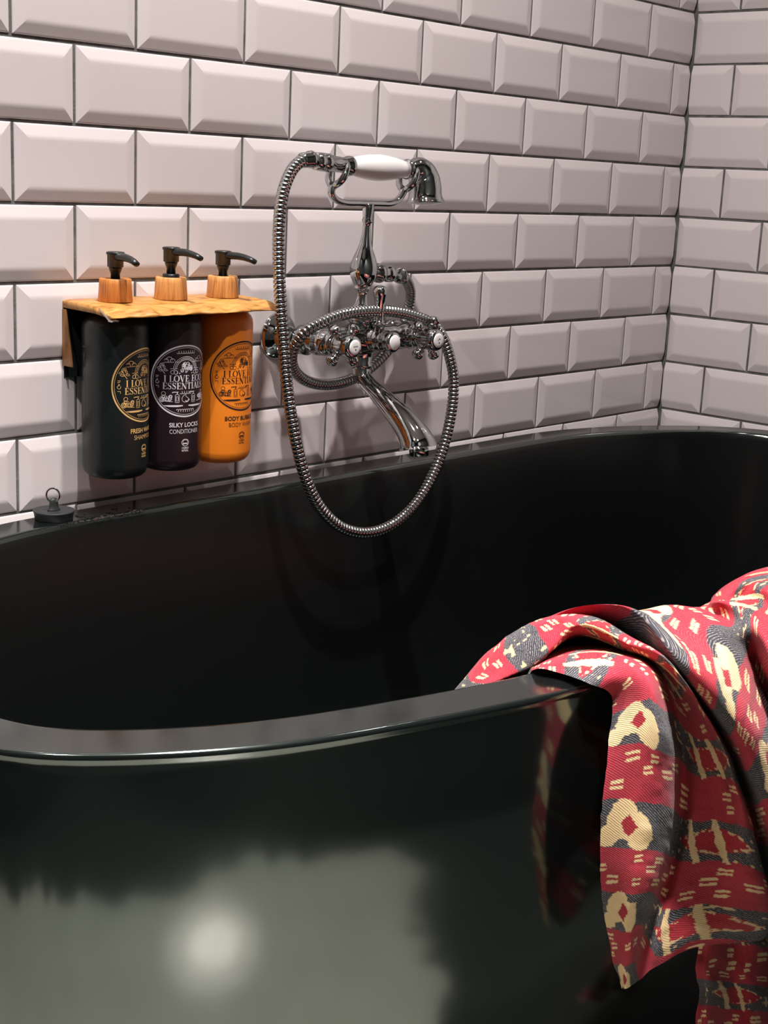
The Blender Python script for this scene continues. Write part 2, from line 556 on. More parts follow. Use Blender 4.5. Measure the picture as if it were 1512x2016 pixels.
def font2d(text, width=None, height=None, bold=0.0, align='CENTER'):
    c = bpy.data.curves.new('lettering', 'FONT')
    c.body = text
    c.offset = bold
    c.resolution_u = 3
    o = bpy.data.objects.new('lettering', c)
    COL.objects.link(o)
    dg = bpy.context.evaluated_depsgraph_get()
    me = bpy.data.meshes.new_from_object(o.evaluated_get(dg))
    P = np.array([q.co[:2] for q in me.vertices])
    F = [tuple(p.vertices) for p in me.polygons]
    bpy.data.objects.remove(o)
    bpy.data.curves.remove(c)
    bpy.data.meshes.remove(me)
    lo, hi = P.min(0), P.max(0)
    P = (P - lo) / (hi - lo)
    P = P * np.array([width, height])
    if align == 'CENTER':
        P[:, 0] -= width / 2
    return P, F


class Flat:
    """printed line art in millimetres, wrapped onto a bottle afterwards"""
    def __init__(self):
        self.v, self.f = [], []

    def line(self, pts, w, closed=False):
        P = [np.array(p, float) for p in pts]
        if closed:
            P = P + [P[0]]
        # keep segments short so that they follow the curve of the bottle
        Q, W = [P[0]], [w[0] if hasattr(w, '__len__') else w]
        for i in range(1, len(P)):
            d = np.linalg.norm(P[i] - P[i - 1])
            n = max(1, int(d / 2.0))
            for k in range(1, n + 1):
                t = k / n
                Q.append(P[i - 1] * (1 - t) + P[i] * t)
                W.append((w[i - 1] * (1 - t) + w[i] * t) if hasattr(w, '__len__') else w)
        n0 = len(self.v)
        m = len(Q)
        for i in range(m):
            if closed:
                a, b = Q[(i - 1) % (m - 1)], Q[(i + 1) % (m - 1)]
            else:
                a, b = Q[max(i - 1, 0)], Q[min(i + 1, m - 1)]
            t = (b - a)
            t = t / (np.linalg.norm(t) + 1e-9)
            nn = np.array([-t[1], t[0]]) * W[i] / 2
            self.v += [tuple(Q[i] + nn), tuple(Q[i] - nn)]
        for i in range(m - 1):
            k = n0 + 2 * i
            self.f.append((k, k + 1, k + 3, k + 2))
        return self

    def arc(self, c, r, a0, a1, w, n=24, ry=None):
        ry = ry or r
        closed = abs(a1 - a0) >= 359.9
        pts = [(c[0] + r * math.cos(math.radians(a0 + (a1 - a0) * k / n)), c[1] + ry * math.sin(math.radians(a0 + (a1 - a0) * k / n)))
               for k in range(n if closed else n + 1)]
        return self.line(pts, w, closed)

    def text(self, P, F, dx, dy):
        n = len(self.v)
        self.v += [(p[0] + dx, p[1] + dy) for p in P]
        self.f += [tuple(i + n for i in q) for q in F]
        return self

    def wrap(self, cx, cy, cz, phi, r, name, material, parent):
        V = []
        for s, z in self.v:
            a = phi + s * .95 / 1000 / BR
            V.append((cx + r * math.sin(a), cy - r * math.cos(a), cz + z * .94 / 1000))
        o = mesh_obj(name, V, self.f, material, parent, False)
        return o


TH, TN = 0.20, 0.055    # thick and thin strokes of the title face, per cap height


def glyph(ch):
    """high-contrast capitals on unit cap height: (advance, list of (points, widths))"""
    def ser(x, y, w=.34):
        return ([(x - w / 2, y), (x + w / 2, y)], TN)
    if ch == 'I':
        return .46, [([(.23, 0), (.23, 1)], TH), ser(.23, .03), ser(.23, .97)]
    if ch == 'L':
        return .76, [([(.24, 0), (.24, 1)], TH), ([(.07, .03), (.72, .03)], TN), ser(.24, .97), ([(.72, 0), (.72, .26)], TN)]
    if ch == 'E':
        return .80, [([(.24, 0), (.24, 1)], TH), ([(.07, .03), (.74, .03)], TN), ([(.07, .97), (.70, .97)], TN), ([(.24, .5), (.56, .5)], TN),
                     ([(.73, .0), (.73, .25)], TN), ([(.70, .76), (.70, 1)], TN), ([(.56, .38), (.56, .62)], TN)]
    if ch == 'O':
        pts, w = [], []
        for k in range(29):
            a = 2 * math.pi * k / 28
            pts.append((.50 + .40 * math.cos(a), .5 + .47 * math.sin(a)))
            w.append(TN + (TH - TN) * math.cos(a) ** 2)
        return 1.0, [(pts, w)]
    if ch == 'C':
        pts, w = [], []
        for k in range(25):
            a = math.radians(50 + 260 * k / 24)
            pts.append((.50 + .40 * math.cos(a), .5 + .47 * math.sin(a)))
            w.append(TN + (TH - TN) * math.cos(a) ** 2 * (1 if math.cos(a) < 0 else .3))
        return .92, [(pts, w), ([(.77, .68), (.77, .95)], TN), ([(.77, .05), (.77, .32)], TN)]
    if ch == 'V':
        return .94, [([(.14, 1), (.50, 0)], TH), ([(.50, 0), (.80, 1)], TN), ser(.16, .97), ser(.80, .97, .26)]
    if ch == 'S':
        pts = [(.58, .80), (.50, .93), (.36, .97), (.20, .92), (.13, .77), (.19, .63), (.36, .52), (.53, .40), (.59, .25), (.52, .09), (.36, .03), (.20, .07), (.11, .22)]
        w = [TN, TN, TN, .08, .12, .18, TH, .19, .13, .08, TN, TN, TN]
        return .72, [(pts, w), ([(.59, .72), (.59, .98)], TN), ([(.10, .02), (.10, .28)], TN)]
    if ch == 'N':
        return .98, [([(.17, 0), (.17, 1)], TN), ([(.15, .99), (.78, .02)], TH), ([(.79, 0), (.79, 1)], TN), ser(.17, .03, .26), ser(.79, .97, .26)]
    if ch == 'T':
        return .80, [([(.40, 0), (.40, 1)], TH), ([(.06, .97), (.74, .97)], TN), ser(.40, .03), ([(.07, .74), (.07, 1)], TN), ([(.73, .74), (.73, 1)], TN)]
    if ch == 'A':
        return .92, [([(.14, 0), (.45, 1)], TN), ([(.45, 1), (.77, 0)], TH), ([(.25, .33), (.62, .33)], TN), ser(.14, .03, .24), ser(.77, .03, .30)]
    return .42, []


def title(F, text, width, height, yc):
    adv = sum(glyph(c)[0] for c in text)
    sx = width / adv
    x = -width / 2
    for c in text:
        a, strokes = glyph(c)
        for pts, w in strokes:
            # strokes scale with the height, positions with the width
            P = [(x + p[0] * sx, yc - height / 2 + p[1] * height) for p in pts]
            F.line(P, [q * height * .92 for q in w] if hasattr(w, '__len__') else w * height * .92)
        x += a * sx


def artwork(line1, line2, w1, w2):
    F = Flat()
    L = .52
    F.arc((0, 0), 41.0, 0, 360, 1.7, 96)
    F.arc((0, 0), 38.6, 0, 360, .42, 96)
    title(F, 'I LOVE ECO', 52, 7.6, 3.2)
    title(F, 'ESSENTIALS', 55, 7.6, -5.3)
    # combs of little loops, top, middle and bottom
    for y0, n, sgn in ((33, 8, -1), (-33.5, 8, 1), (-13.5, 5, -1)):
        wd = 2.9
        xs = -(n - 1) * wd / 2
        for k in range(n):
            F.arc((xs + k * wd, y0), 1.15, 180 if sgn < 0 else 0, 360 if sgn < 0 else 180, L, 8)
            F.line([(xs + k * wd + 1.15, y0), (xs + k * wd + 1.15, y0 + sgn * -2.2)], L)
    # rainbow over a pile of bubbles
    for r in (15.2, 13.4, 11.8):
        F.arc((0, 13.2), r, 8, 172, L, 28)
    rr = random.Random(5)
    for k in range(26):
        a, d = rr.uniform(0, 6.28), rr.uniform(0, 1) ** .6
        F.arc((8.2 * d * math.cos(a), 15.5 + 5.2 * d * math.sin(a)), rr.uniform(.9, 2.0), 0, 360, L, 12)
    for s in (-1, 1):
        # cloud line
        cx = s * 18.5
        F.line([(cx - s * 9.5, 22.2), (cx - s * 5, 22.5)], L)
        F.arc((cx - s * 2.5, 23.5), 2.6, 0, 200, L, 12)
        F.arc((cx + s * 1.2, 25.0), 3.2, -10, 190, L, 12)
        F.arc((cx + s * 4.6, 23.6), 2.3, -30, 160, L, 12)
        F.line([(cx - s * 4, 22.2), (cx + s * 7, 21.8)], L)
        # sprig
        F.line([(s * 30, 18), (s * 27.5, 12.5), (s * 24.5, 8.5)], .6)
        for (px, py, an) in ((29.5, 18.5, 110), (31.5, 15.5, 165), (25.5, 16.5, 60), (30, 12.5, 190), (23.8, 13.0, 10), (26.6, 19, 85)):
            a = math.radians(an if s > 0 else 180 - an)
            c, q = math.cos(a), math.sin(a)
            P = [(s * px + c * t * 2.6 - q * u, py + q * t * 2.6 + c * u) for t, u in ((-1, 0), (-.3, .95), (.4, .85), (1, 0), (.4, -.85), (-.3, -.95))]
            F.line(P, L, True)
        # berries
        F.arc((s * 16.0, 10.6), 2.1, 0, 360, L, 14)
        F.arc((s * 12.4, 10.4), 2.2, 0, 360, L, 14)
        F.arc((s * 14.0, 12.4), 1.2, 0, 180, L, 8)
        F.line([(s * 18.5, 14.6), (s * 10.5, 14.6)], L)
        F.line([(s * 8.6, 9.4), (s * 7.0, 9.4)], L)
        F.line([(s * 7.8, 10.2), (s * 7.8, 8.6)], L)
        # small marks turned sideways at the edge of the ring
        F.line([(s * 35.2, 6.5), (s * 31.8, 6.5)], L)
        F.line([(s * 35.2, 4.6), (s * 32.4, 5.2)], L)
        F.arc((s * 33.4, -.6), 1.9, 60, 390, L, 14)
        F.line([(s * 35.2, -5.2), (s * 31.9, -5.2), (s * 31.9, -7.8)], L)
        F.arc((s * 33.5, 2.4), .4, 0, 360, L, 8)
        # heap of bubbles
        for k in range(13):
            F.arc((s * (23.5 + rr.uniform(-6.2, 6.2)), -19.8 + rr.uniform(-2.2, 2.4)), rr.uniform(1.1, 2.3), 0, 360, L, 12)
        F.arc((s * 26.0, -14.2), 2.3, 0, 360, L, 14)
        F.line([(s * 30, -22.6), (s * 15.5, -23.6)], L)
        # pump bottle
        bx = s * 10.4
        F.line([(bx - 2.2, -24.5), (bx + 2.2, -24.5), (bx + 2.2, -16), (bx + .9, -15), (bx - .9, -15), (bx - 2.2, -16)], L, True)
        F.line([(bx - 1.2, -22.8), (bx + 1.2, -22.8), (bx + 1.2, -17.6), (bx - 1.2, -17.6)], L, True)
        F.line([(bx, -15), (bx, -12.6)], .8)
        F.line([(bx + 1.4, -12.4), (bx - 5.0, -12.4), (bx - 5.8, -13.4)], .8)
        # long brush strokes
        F.line([(s * 25.5, -28.2), (s * 20, -28.6), (s * 10, -28.6), (s * 3.6, -28.2)], [.4, 2.0, 2.2, 1.2])
    # drop in the middle
    F.line([(-4.8, -19.5), (-3.4, -17), (.3, -14.9), (-.2, -17.4), (2.6, -19.2), (5.0, -21.8), (2.0, -24.0), (-2.0, -24.2), (-4.4, -22.6)], L, True)
    F.arc((1.4, -21.4), 2.0, 200, 380, .9, 10)
    # product name
    P, T = font2d(line1, w1, 5.3, .018)
    F.text(P, T, 0, -53.5)
    P, T = font2d(line2, w2, 5.0, -.006)
    F.text(P, T, 0, -61.0)
    # round certification mark with two lines of small capitals
    F.arc((0, -71.8), 4.4, 0, 360, .55, 28, 4.0)
    for a in (-1.7, 1.7):
        F.arc((0, -71.8 + a), 4.0 - abs(a) * .3, 20, 160, .4, 12, 1.2)
        F.arc((a, -71.8), 1.2, 90, 270 if a < 0 else -90, .4, 12, 3.8)
    F.line([(-2.6, -73.2), (2.8, -73.0)], 1.1)
    P, T = font2d('COSMOS', 8.6, 2.3, .02)
    F.text(P, T, 0, -79.3)
    P, T = font2d('NATURAL', 8.6, 2.3, .02)
    F.text(P, T, 0, -82.4)
    return F


def bottle(name, cx, mat_key, print_key, wood, phi, l1, l2, w1, w2, label, raise_, turn):
    cy = -.0425
    t = empty('pump_bottle', (cx, cy, BZ0), label, 'bottle', 'pump bottles on the wooden shelf')
    h = BZ1 - BZ0
    pr = [(0, 0), (0, .022), (.0004, .0255), (.002, .0295), (.005, .0325), (.009, .0344), (.014, BR), (h - .016, BR), (h - .011, .0345), (h - .007, .0326),
          (h - .0035, .0290), (h - .0010, .0235), (h, .016), (h + .011, .0155), (h + .011, 0)]
    MB().lathe((cx, cy, BZ0), (0, 0, 1), pr, 64).build('bottle_body', M[mat_key], t)
    z = SZ + .0002
    MB().lathe((cx, cy, z), (0, 0, 1), [(0, .0150), (.0, .0178), (.0006, .0181), (.018, .0170), (.0230, .0167), (.0237, .0160), (.0237, .0110), (.0200, .0105), (.0200, 0)], 48) \
        .build('cap', M[wood], t)
    zc = z + .0200
    MB().lathe((cx, cy, zc), (0, 0, 1), [(0, .0092), (.0044 + raise_ * .5, .0092), (.0052 + raise_ * .5, .0080), (.0052 + raise_ * .5, .0055)] if raise_ else
               [(0, .0085), (.0028, .0085), (.0034, .0070), (.0034, .0055)], 32).build('pump_collar', M['blackplastic'], t)
    zs = zc + .003
    MB().lathe((cx, cy, zs), (0, 0, 1), [(0, .0050), (.006 + raise_, .0048), (.0062 + raise_, .0054), (.008 + raise_, .0056), (.0082 + raise_, .0062),
                                         (.010 + raise_, .0063), (.0102 + raise_, .0068), (.0135 + raise_, .0070)], 28).build('pump_stem', M['blackplastic'], t)
    zh = zs + .0125 + raise_
    hd = MB().lathe((cx, cy, zh), (0, 0, 1), [(0, .0080), (.0004, .0084), (.0125, .0086), (.0128, .0095), (.0148, .0097), (.0156, .0090), (.0160, .0070), (.0162, 0)], 36)
    a = phi * .35 + turn
    d = np.array([math.sin(a), -math.cos(a), 0])
    c0 = np.array([cx, cy, zh])
    pts = [c0 + d * u + np.array([0, 0, w]) for u, w in ((.002, .0108), (.010, .0110), (.020, .0110), (.029, .0100), (.037, .0082), (.0430, .0060))]
    hd.sweep(pts, [(.0040, .0062), (.0042, .0058), (.0040, .0050), (.0036, .0044), (.0032, .0039), (.0028, .0035)], 20, flat=(0, 0, 1))
    hd.build('pump_head', M['blackplastic'], t)
    F = artwork(l1, l2, w1, w2)
    zl = .7487
    F.wrap(cx, cy, zl, phi, BR + .00025, 'printed_label', M[print_key], t)
    return t


b1 = bottle('b', -1.1745, 'bottle_green', 'print_gold', 'bamboo_red', math.radians(21), 'FRESH WAVES', 'SHAMPOO', 40, 31,
            'dark green pump bottle with gold print and reddish wooden cap', 0.0, -.25)
bottle('b', -1.1005, 'bottle_plum', 'print_silver', 'bamboo', math.radians(-10), 'SILKY LOCKS', 'CONDITIONER', 38.5, 37.5,
       'plum black pump bottle with silver print between the green and orange bottles', .0045, .20)
bottle('b', -1.0265, 'bottle_orange', 'print_black', 'bamboo', math.radians(3), 'BODY BUBBLES', 'BODY WASH', 46, 36,
       'orange pump bottle with black print beside the hose', 0.0, .22)
# faint handwriting-like column of print on the left flank of the first bottle
F = Flat()
rr = random.Random(8)
y = 27.0
for run in (2, 9, 7, 10, 5, 8, 0, 0, 0, 2):
    for k in range(run):
        y -= 1.55
        F.line([(-1.5 + rr.uniform(-.4, .4), y), (1.3 + rr.uniform(-.8, .8), y + rr.uniform(-.5, .9))], .5)
        if rr.random() < .6:
            F.line([(1.2, y), (1.0 + rr.uniform(-.8, .4), y - 1.4)], .45)
    y -= 4.0
F.wrap(-1.1745, -.0425, .756 + .008, math.radians(-103), BR + .00025, 'side_print', M['print_grey'], b1)['label'] = 'faint column of grey script'

# joints of the cloth folds: (metres across, [(x, y, z, stripe), ...])
TOWEL = [(0,[(-1.2378,-0.6250,0.5678,2.40),(-1.2365,-0.6350,0.5866,2.80),(-1.2349,-0.6450,0.6004,3.10),(-1.2472,-0.6630,0.6163,3.40),(-1.2415,-0.6820,0.6162,3.75),(-1.2439,-0.7090,0.6164,4.10),(-1.2171,-0.7130,0.5996,4.50),(-1.2305,-0.7220,0.5668,5.22),(-1.2359,-0.7240,0.5280,5.75),(-1.2328,-0.7240,0.4877,6.22),(-1.2232,-0.7220,0.4467,6.75),(-1.2058,-0.7200,0.4019,7.30),(-1.1724,-0.7180,0.3369,8.15)]),
 (0.022,[(-1.2213,-0.6000,0.5559,2.20),(-1.2164,-0.6100,0.5786,2.60),(-1.2180,-0.6300,0.5976,3.00),(-1.2353,-0.6590,0.6161,3.35),(-1.2264,-0.6820,0.6273,3.85),(-1.2091,-0.7050,0.6272,4.20),(-1.2249,-0.7410,0.6241,4.55),(-1.2317,-0.7520,0.5927,5.05),(-1.2313,-0.7520,0.5485,5.60),(-1.2316,-0.7520,0.5077,6.05),(-1.2295,-0.7506,0.4690,6.60),(-1.2163,-0.7440,0.4185,7.20),(-1.1789,-0.7265,0.3427,8.15)]),
 (0.045,[(-1.2249,-0.5950,0.5553,1.70),(-1.2200,-0.6050,0.5789,2.10),(-1.2080,-0.6200,0.5968,2.70),(-1.2167,-0.6500,0.6134,3.30),(-1.2048,-0.6720,0.6238,3.80),(-1.1812,-0.6940,0.6227,4.15),(-1.2074,-0.7402,0.6228,4.50),(-1.2142,-0.7600,0.5864,4.95),(-1.2022,-0.7600,0.5424,5.55),(-1.1990,-0.7600,0.4998,6.00),(-1.2023,-0.7569,0.4637,6.55),(-1.1993,-0.7460,0.4192,7.20),(-1.1674,-0.7260,0.3417,8.10)]),
 (0.057,[(-1.2285,-0.5900,0.5548,0.80),(-1.2238,-0.6000,0.5806,1.40),(-1.1982,-0.6100,0.5969,2.20),(-1.1820,-0.6300,0.6108,2.80),(-1.1534,-0.6400,0.6111,3.20),(-1.1515,-0.6800,0.6161,3.80),(-1.1545,-0.7160,0.6054,4.30),(-1.1232,-0.7180,0.5484,4.95),(-1.1115,-0.7190,0.5008,5.45),(-1.1096,-0.7190,0.4545,5.95),(-1.1195,-0.7180,0.4113,6.55),(-1.1384,-0.7170,0.3737,7.20),(-1.1477,-0.7170,0.3304,7.90)]),
 (0.076,[(-1.2578,-0.6000,0.5655,0.60),(-1.2500,-0.6200,0.5907,1.20),(-1.2312,-0.6470,0.6081,2.00),(-1.2218,-0.6600,0.6244,2.30),(-1.2021,-0.6680,0.6363,2.60),(-1.1735,-0.6900,0.6216,3.20),(-1.1568,-0.7170,0.6092,3.80),(-1.1203,-0.7300,0.5514,4.70),(-1.1084,-0.7320,0.5043,5.30),(-1.1062,-0.7320,0.4582,5.90),(-1.1118,-0.7290,0.4105,6.50),(-1.1244,-0.7250,0.3692,7.00),(-1.1261,-0.7220,0.3378,7.35)]),
 (0.096,[(-1.2548,-0.5850,0.5558,0.60),(-1.2468,-0.6000,0.5841,1.15),(-1.2300,-0.6250,0.6160,1.85),(-1.2130,-0.6500,0.6381,2.40),(-1.2100,-0.6780,0.6488,2.85),(-1.1944,-0.7040,0.6366,3.30),(-1.1827,-0.7398,0.6200,4.00),(-1.1313,-0.7500,0.5606,4.65),(-1.0997,-0.7500,0.5078,5.30),(-1.0813,-0.7480,0.4558,5.90),(-1.0769,-0.7440,0.4060,6.50),(-1.0836,-0.7404,0.3643,7.10),(-1.0835,-0.7352,0.3447,7.35)]),
 (0.116,[(-1.2307,-0.5600,0.5463,0.60),(-1.2356,-0.5750,0.5689,1.00),(-1.2189,-0.6000,0.6102,1.55),(-1.1977,-0.6300,0.6374,2.40),(-1.1838,-0.6650,0.6459,2.75),(-1.1733,-0.6950,0.6354,3.25),(-1.1936,-0.7471,0.6303,3.90),(-1.1445,-0.7680,0.5623,4.80),(-1.1071,-0.7680,0.5139,5.25),(-1.0717,-0.7680,0.4600,5.80),(-1.0356,-0.7652,0.4017,6.35),(-1.0007,-0.7556,0.3529,6.80),(-0.9747,-0.7391,0.3086,7.20)]),
 (0.131,[(-1.1991,-0.5400,0.5320,0.60),(-1.1960,-0.5500,0.5517,1.00),(-1.1560,-0.5600,0.5827,1.60),(-1.1162,-0.5800,0.6070,2.40),(-1.0862,-0.6100,0.6056,2.70),(-1.0954,-0.6550,0.6027,3.00),(-1.1303,-0.7180,0.6002,3.50),(-1.0409,-0.7210,0.5152,4.60),(-0.9977,-0.7210,0.4595,5.10),(-0.9612,-0.7220,0.4007,5.70),(-0.9298,-0.7230,0.3409,6.30),(-0.9082,-0.7230,0.3007,6.80),(-0.9119,-0.7230,0.2768,7.20)]),
 (0.146,[(-1.1434,-0.5300,0.5144,1.00),(-1.1478,-0.5400,0.5424,1.40),(-1.1373,-0.5700,0.5886,1.90),(-1.1219,-0.6000,0.6205,2.30),(-1.1279,-0.6450,0.6390,2.60),(-1.1377,-0.6840,0.6403,2.85),(-1.1868,-0.7487,0.6300,3.05),(-1.1386,-0.7740,0.5660,4.25),(-1.0893,-0.7740,0.5084,5.00),(-1.0452,-0.7740,0.4486,5.70),(-0.9993,-0.7703,0.3831,6.30),(-0.9393,-0.7572,0.3037,6.90),(-0.8640,-0.7366,0.2084,7.40)]),
 (0.17,[(-1.0052,-0.5200,0.5120,1.60),(-1.0062,-0.5300,0.5409,2.00),(-1.0124,-0.5600,0.5764,2.40),(-1.0917,-0.6380,0.6220,2.70),(-1.0990,-0.6667,0.6320,2.90),(-1.1106,-0.6960,0.6286,3.35),(-1.1647,-0.7596,0.6302,3.60),(-1.1404,-0.7860,0.5827,4.45),(-1.0849,-0.7860,0.5200,5.10),(-1.0336,-0.7860,0.4538,5.70),(-0.9788,-0.7821,0.3802,6.30),(-0.9084,-0.7684,0.2961,6.90),(-0.8199,-0.7444,0.1927,7.40)]),
 (0.195,[(-0.8970,-0.5200,0.5026,2.20),(-0.8983,-0.5300,0.5329,2.60),(-0.9181,-0.5600,0.5661,2.95),(-1.0399,-0.6487,0.6220,3.20),(-1.0699,-0.6905,0.6320,3.50),(-1.0851,-0.7237,0.6260,3.85),(-1.0856,-0.7471,0.6042,4.20),(-1.0779,-0.7680,0.5648,4.70),(-1.0179,-0.7680,0.4983,5.30),(-0.9622,-0.7680,0.4281,5.90),(-0.9058,-0.7652,0.3516,6.50),(-0.8425,-0.7560,0.2697,7.10),(-0.7706,-0.7400,0.1751,7.60)]),
 (0.215,[(-0.7991,-0.5100,0.4830,2.40),(-0.8004,-0.5200,0.5148,2.80),(-0.8302,-0.5500,0.5456,3.10),(-0.9933,-0.6554,0.6120,3.40),(-1.0228,-0.6967,0.6180,3.60),(-1.0405,-0.7211,0.6157,3.95),(-1.0124,-0.7210,0.5890,4.30),(-0.9743,-0.7220,0.5426,4.80),(-0.8988,-0.7230,0.4580,5.40),(-0.8370,-0.7240,0.3758,6.00),(-0.7812,-0.7240,0.2950,6.60),(-0.7337,-0.7230,0.2179,7.20),(-0.7001,-0.7230,0.1429,7.70)]),
 (0.235,[(-0.7383,-0.5000,0.4724,2.40),(-0.7450,-0.5100,0.5064,2.80),(-0.7992,-0.5500,0.5449,3.10),(-1.0012,-0.6706,0.6220,3.40),(-1.0168,-0.6990,0.6320,3.80),(-1.0167,-0.7190,0.6260,4.25),(-1.0476,-0.7514,0.6163,4.60),(-1.0614,-0.7750,0.5845,4.95),(-0.9970,-0.7750,0.5085,5.50),(-0.9376,-0.7750,0.4325,6.10),(-0.8773,-0.7717,0.3543,6.70),(-0.8071,-0.7610,0.2689,7.30),(-0.7256,-0.7427,0.1690,7.80)]),
 (0.25,[(-0.6969,-0.4900,0.4605,2.50),(-0.7037,-0.5000,0.4951,2.90),(-0.7461,-0.5300,0.5321,3.20),(-0.9582,-0.6524,0.6120,3.40),(-0.9606,-0.6772,0.6180,3.90),(-0.9514,-0.6952,0.6163,4.20),(-0.9615,-0.7220,0.6014,4.60),(-0.9161,-0.7230,0.5480,5.00),(-0.8481,-0.7240,0.4593,5.60),(-0.7841,-0.7240,0.3695,6.20),(-0.7217,-0.7230,0.2847,6.80),(-0.6705,-0.7220,0.2048,7.40),(-0.6340,-0.7220,0.1269,7.90)]),
 (0.27,[(-0.6743,-0.4900,0.4616,2.50),(-0.6848,-0.5000,0.4972,2.90),(-0.7448,-0.5400,0.5476,3.30),(-0.9271,-0.6516,0.6220,3.60),(-0.9383,-0.6814,0.6320,4.00),(-0.9410,-0.7085,0.6260,4.50),(-0.9801,-0.7514,0.6129,5.00),(-0.9920,-0.7750,0.5809,5.40),(-0.9245,-0.7750,0.4973,6.00),(-0.8628,-0.7750,0.4132,6.60),(-0.7960,-0.7717,0.3304,7.20),(-0.7187,-0.7610,0.2400,7.80),(-0.6293,-0.7427,0.1343,8.30)]),
 (0.29,[(-0.6071,-0.4800,0.4504,2.00),(-0.6142,-0.4900,0.4864,2.40),(-0.6740,-0.5300,0.5387,2.70),(-0.8671,-0.6448,0.6220,3.05),(-0.8708,-0.6772,0.6320,3.50),(-0.8816,-0.7114,0.6260,4.20),(-0.9060,-0.7430,0.6046,4.80),(-0.9109,-0.7650,0.5634,5.20),(-0.8420,-0.7650,0.4759,5.80),(-0.7736,-0.7650,0.3863,6.40),(-0.7010,-0.7621,0.2985,7.00),(-0.6200,-0.7526,0.2042,7.60),(-0.5261,-0.7352,0.0939,8.10)]),
 (0.315,[(-0.4603,-0.4600,0.4199,2.00),(-0.4677,-0.4700,0.4582,2.40),(-0.5314,-0.5100,0.5134,2.70),(-0.7808,-0.6453,0.6120,3.05),(-0.7679,-0.6656,0.6180,3.50),(-0.7868,-0.7014,0.6163,4.20),(-0.7940,-0.7240,0.5868,4.80),(-0.7363,-0.7230,0.5211,5.20),(-0.6513,-0.7220,0.4206,5.80),(-0.5662,-0.7210,0.3168,6.40),(-0.4731,-0.7160,0.2131,7.00),(-0.4085,-0.7160,0.1210,7.60),(-0.3586,-0.7160,0.0296,8.10)])]
UNDER = [(0.2,[(-1.0381,-0.7060,0.3963,6.40),(-1.0346,-0.7060,0.3503,6.90),(-1.0208,-0.7060,0.3062,7.33),(-1.0225,-0.7060,0.2869,7.55),(-1.0117,-0.7060,0.2588,8.00),(-1.0104,-0.7060,0.2233,8.50),(-0.9948,-0.7060,0.1706,9.00),(-0.9917,-0.7060,0.1250,9.60)]),
 (0.225,[(-1.0326,-0.7160,0.3968,6.40),(-1.0289,-0.7160,0.3507,6.90),(-1.0147,-0.7160,0.3065,7.33),(-1.0163,-0.7160,0.2871,7.55),(-1.0052,-0.7160,0.2589,8.00),(-1.0038,-0.7160,0.2234,8.50),(-0.9877,-0.7160,0.1706,9.00),(-0.9843,-0.7160,0.1248,9.60)]),
 (0.245,[(-0.9684,-0.7040,0.3667,6.40),(-0.9640,-0.7040,0.3182,6.90),(-0.9484,-0.7040,0.2715,7.33),(-0.9500,-0.7040,0.2511,7.55),(-0.9378,-0.7040,0.2212,8.00),(-0.9360,-0.7040,0.1837,8.50),(-0.9182,-0.7040,0.1277,9.00),(-0.9142,-0.7040,0.0793,9.60)]),
 (0.27,[(-0.9511,-0.7160,0.3628,6.40),(-0.9446,-0.7160,0.3132,6.90),(-0.9265,-0.7160,0.2651,7.33),(-0.9263,-0.7160,0.2438,7.55),(-0.9117,-0.7160,0.2126,8.00),(-0.9077,-0.7160,0.1738,8.50),(-0.8869,-0.7160,0.1157,9.00),(-0.8805,-0.7160,0.0654,9.60)]),
 (0.29,[(-0.8790,-0.7060,0.3300,6.40),(-0.8715,-0.7060,0.2776,6.90),(-0.8515,-0.7060,0.2267,7.33),(-0.8511,-0.7060,0.2041,7.55),(-0.8350,-0.7060,0.1710,8.00),(-0.8303,-0.7060,0.1298,8.50),(-0.8072,-0.7060,0.0680,9.00),(-0.7997,-0.7060,0.0146,9.60)]),
 (0.31,[(-0.8482,-0.7160,0.3198,6.40),(-0.8398,-0.7160,0.2664,6.90),(-0.8184,-0.7160,0.2142,7.33),(-0.8178,-0.7160,0.1913,7.55),(-0.8007,-0.7160,0.1572,8.00),(-0.7954,-0.7160,0.1152,8.50),(-0.7706,-0.7160,0.0517,9.00),(-0.7623,-0.7160,-0.0030,9.60)])]
HOSE = [(-0.9214,-0.0700,0.9887),(-0.9383,-0.0710,0.9858),(-0.9566,-0.0740,0.9730),(-0.9738,-0.0800,0.9478),(-0.9854,-0.0880,0.9120),(-0.9905,-0.0950,0.8736),(-0.9933,-0.1020,0.8350),(-0.9925,-0.1070,0.7959),(-0.9898,-0.1110,0.7504),(-0.9848,-0.1150,0.7100),(-0.9765,-0.1190,0.6687),(-0.9630,-0.1220,0.6288),(-0.9401,-0.1250,0.5917),(-0.9065,-0.1270,0.5647),(-0.8661,-0.1280,0.5517),(-0.8221,-0.1280,0.5532),(-0.7774,-0.1260,0.5709),(-0.7399,-0.1220,0.6015),(-0.7133,-0.1180,0.6394),(-0.6962,-0.1140,0.6835),(-0.6907,-0.1100,0.7221),(-0.6969,-0.1070,0.7516),(-0.7085,-0.1030,0.7778),(-0.7252,-0.0990,0.7955),(-0.7597,-0.0970,0.8069),(-0.8007,-0.0970,0.8142),(-0.8407,-0.0970,0.8163),(-0.8816,-0.0960,0.8142),(-0.9173,-0.0940,0.8060),(-0.9398,-0.0880,0.7941),(-0.9461,-0.0760,0.7736),(-0.9325,-0.0620,0.7508),(-0.9033,-0.0500,0.7326),(-0.8675,-0.0440,0.7223),(-0.8276,-0.0400,0.7207),(-0.7880,-0.0370,0.7276),(-0.7479,-0.0340,0.7461),(-0.7111,-0.0300,0.7732),(-0.6968,-0.0320,0.8058),(-0.7082,-0.0440,0.8303),(-0.7331,-0.0580,0.8469),(-0.7595,-0.0700,0.8541)]

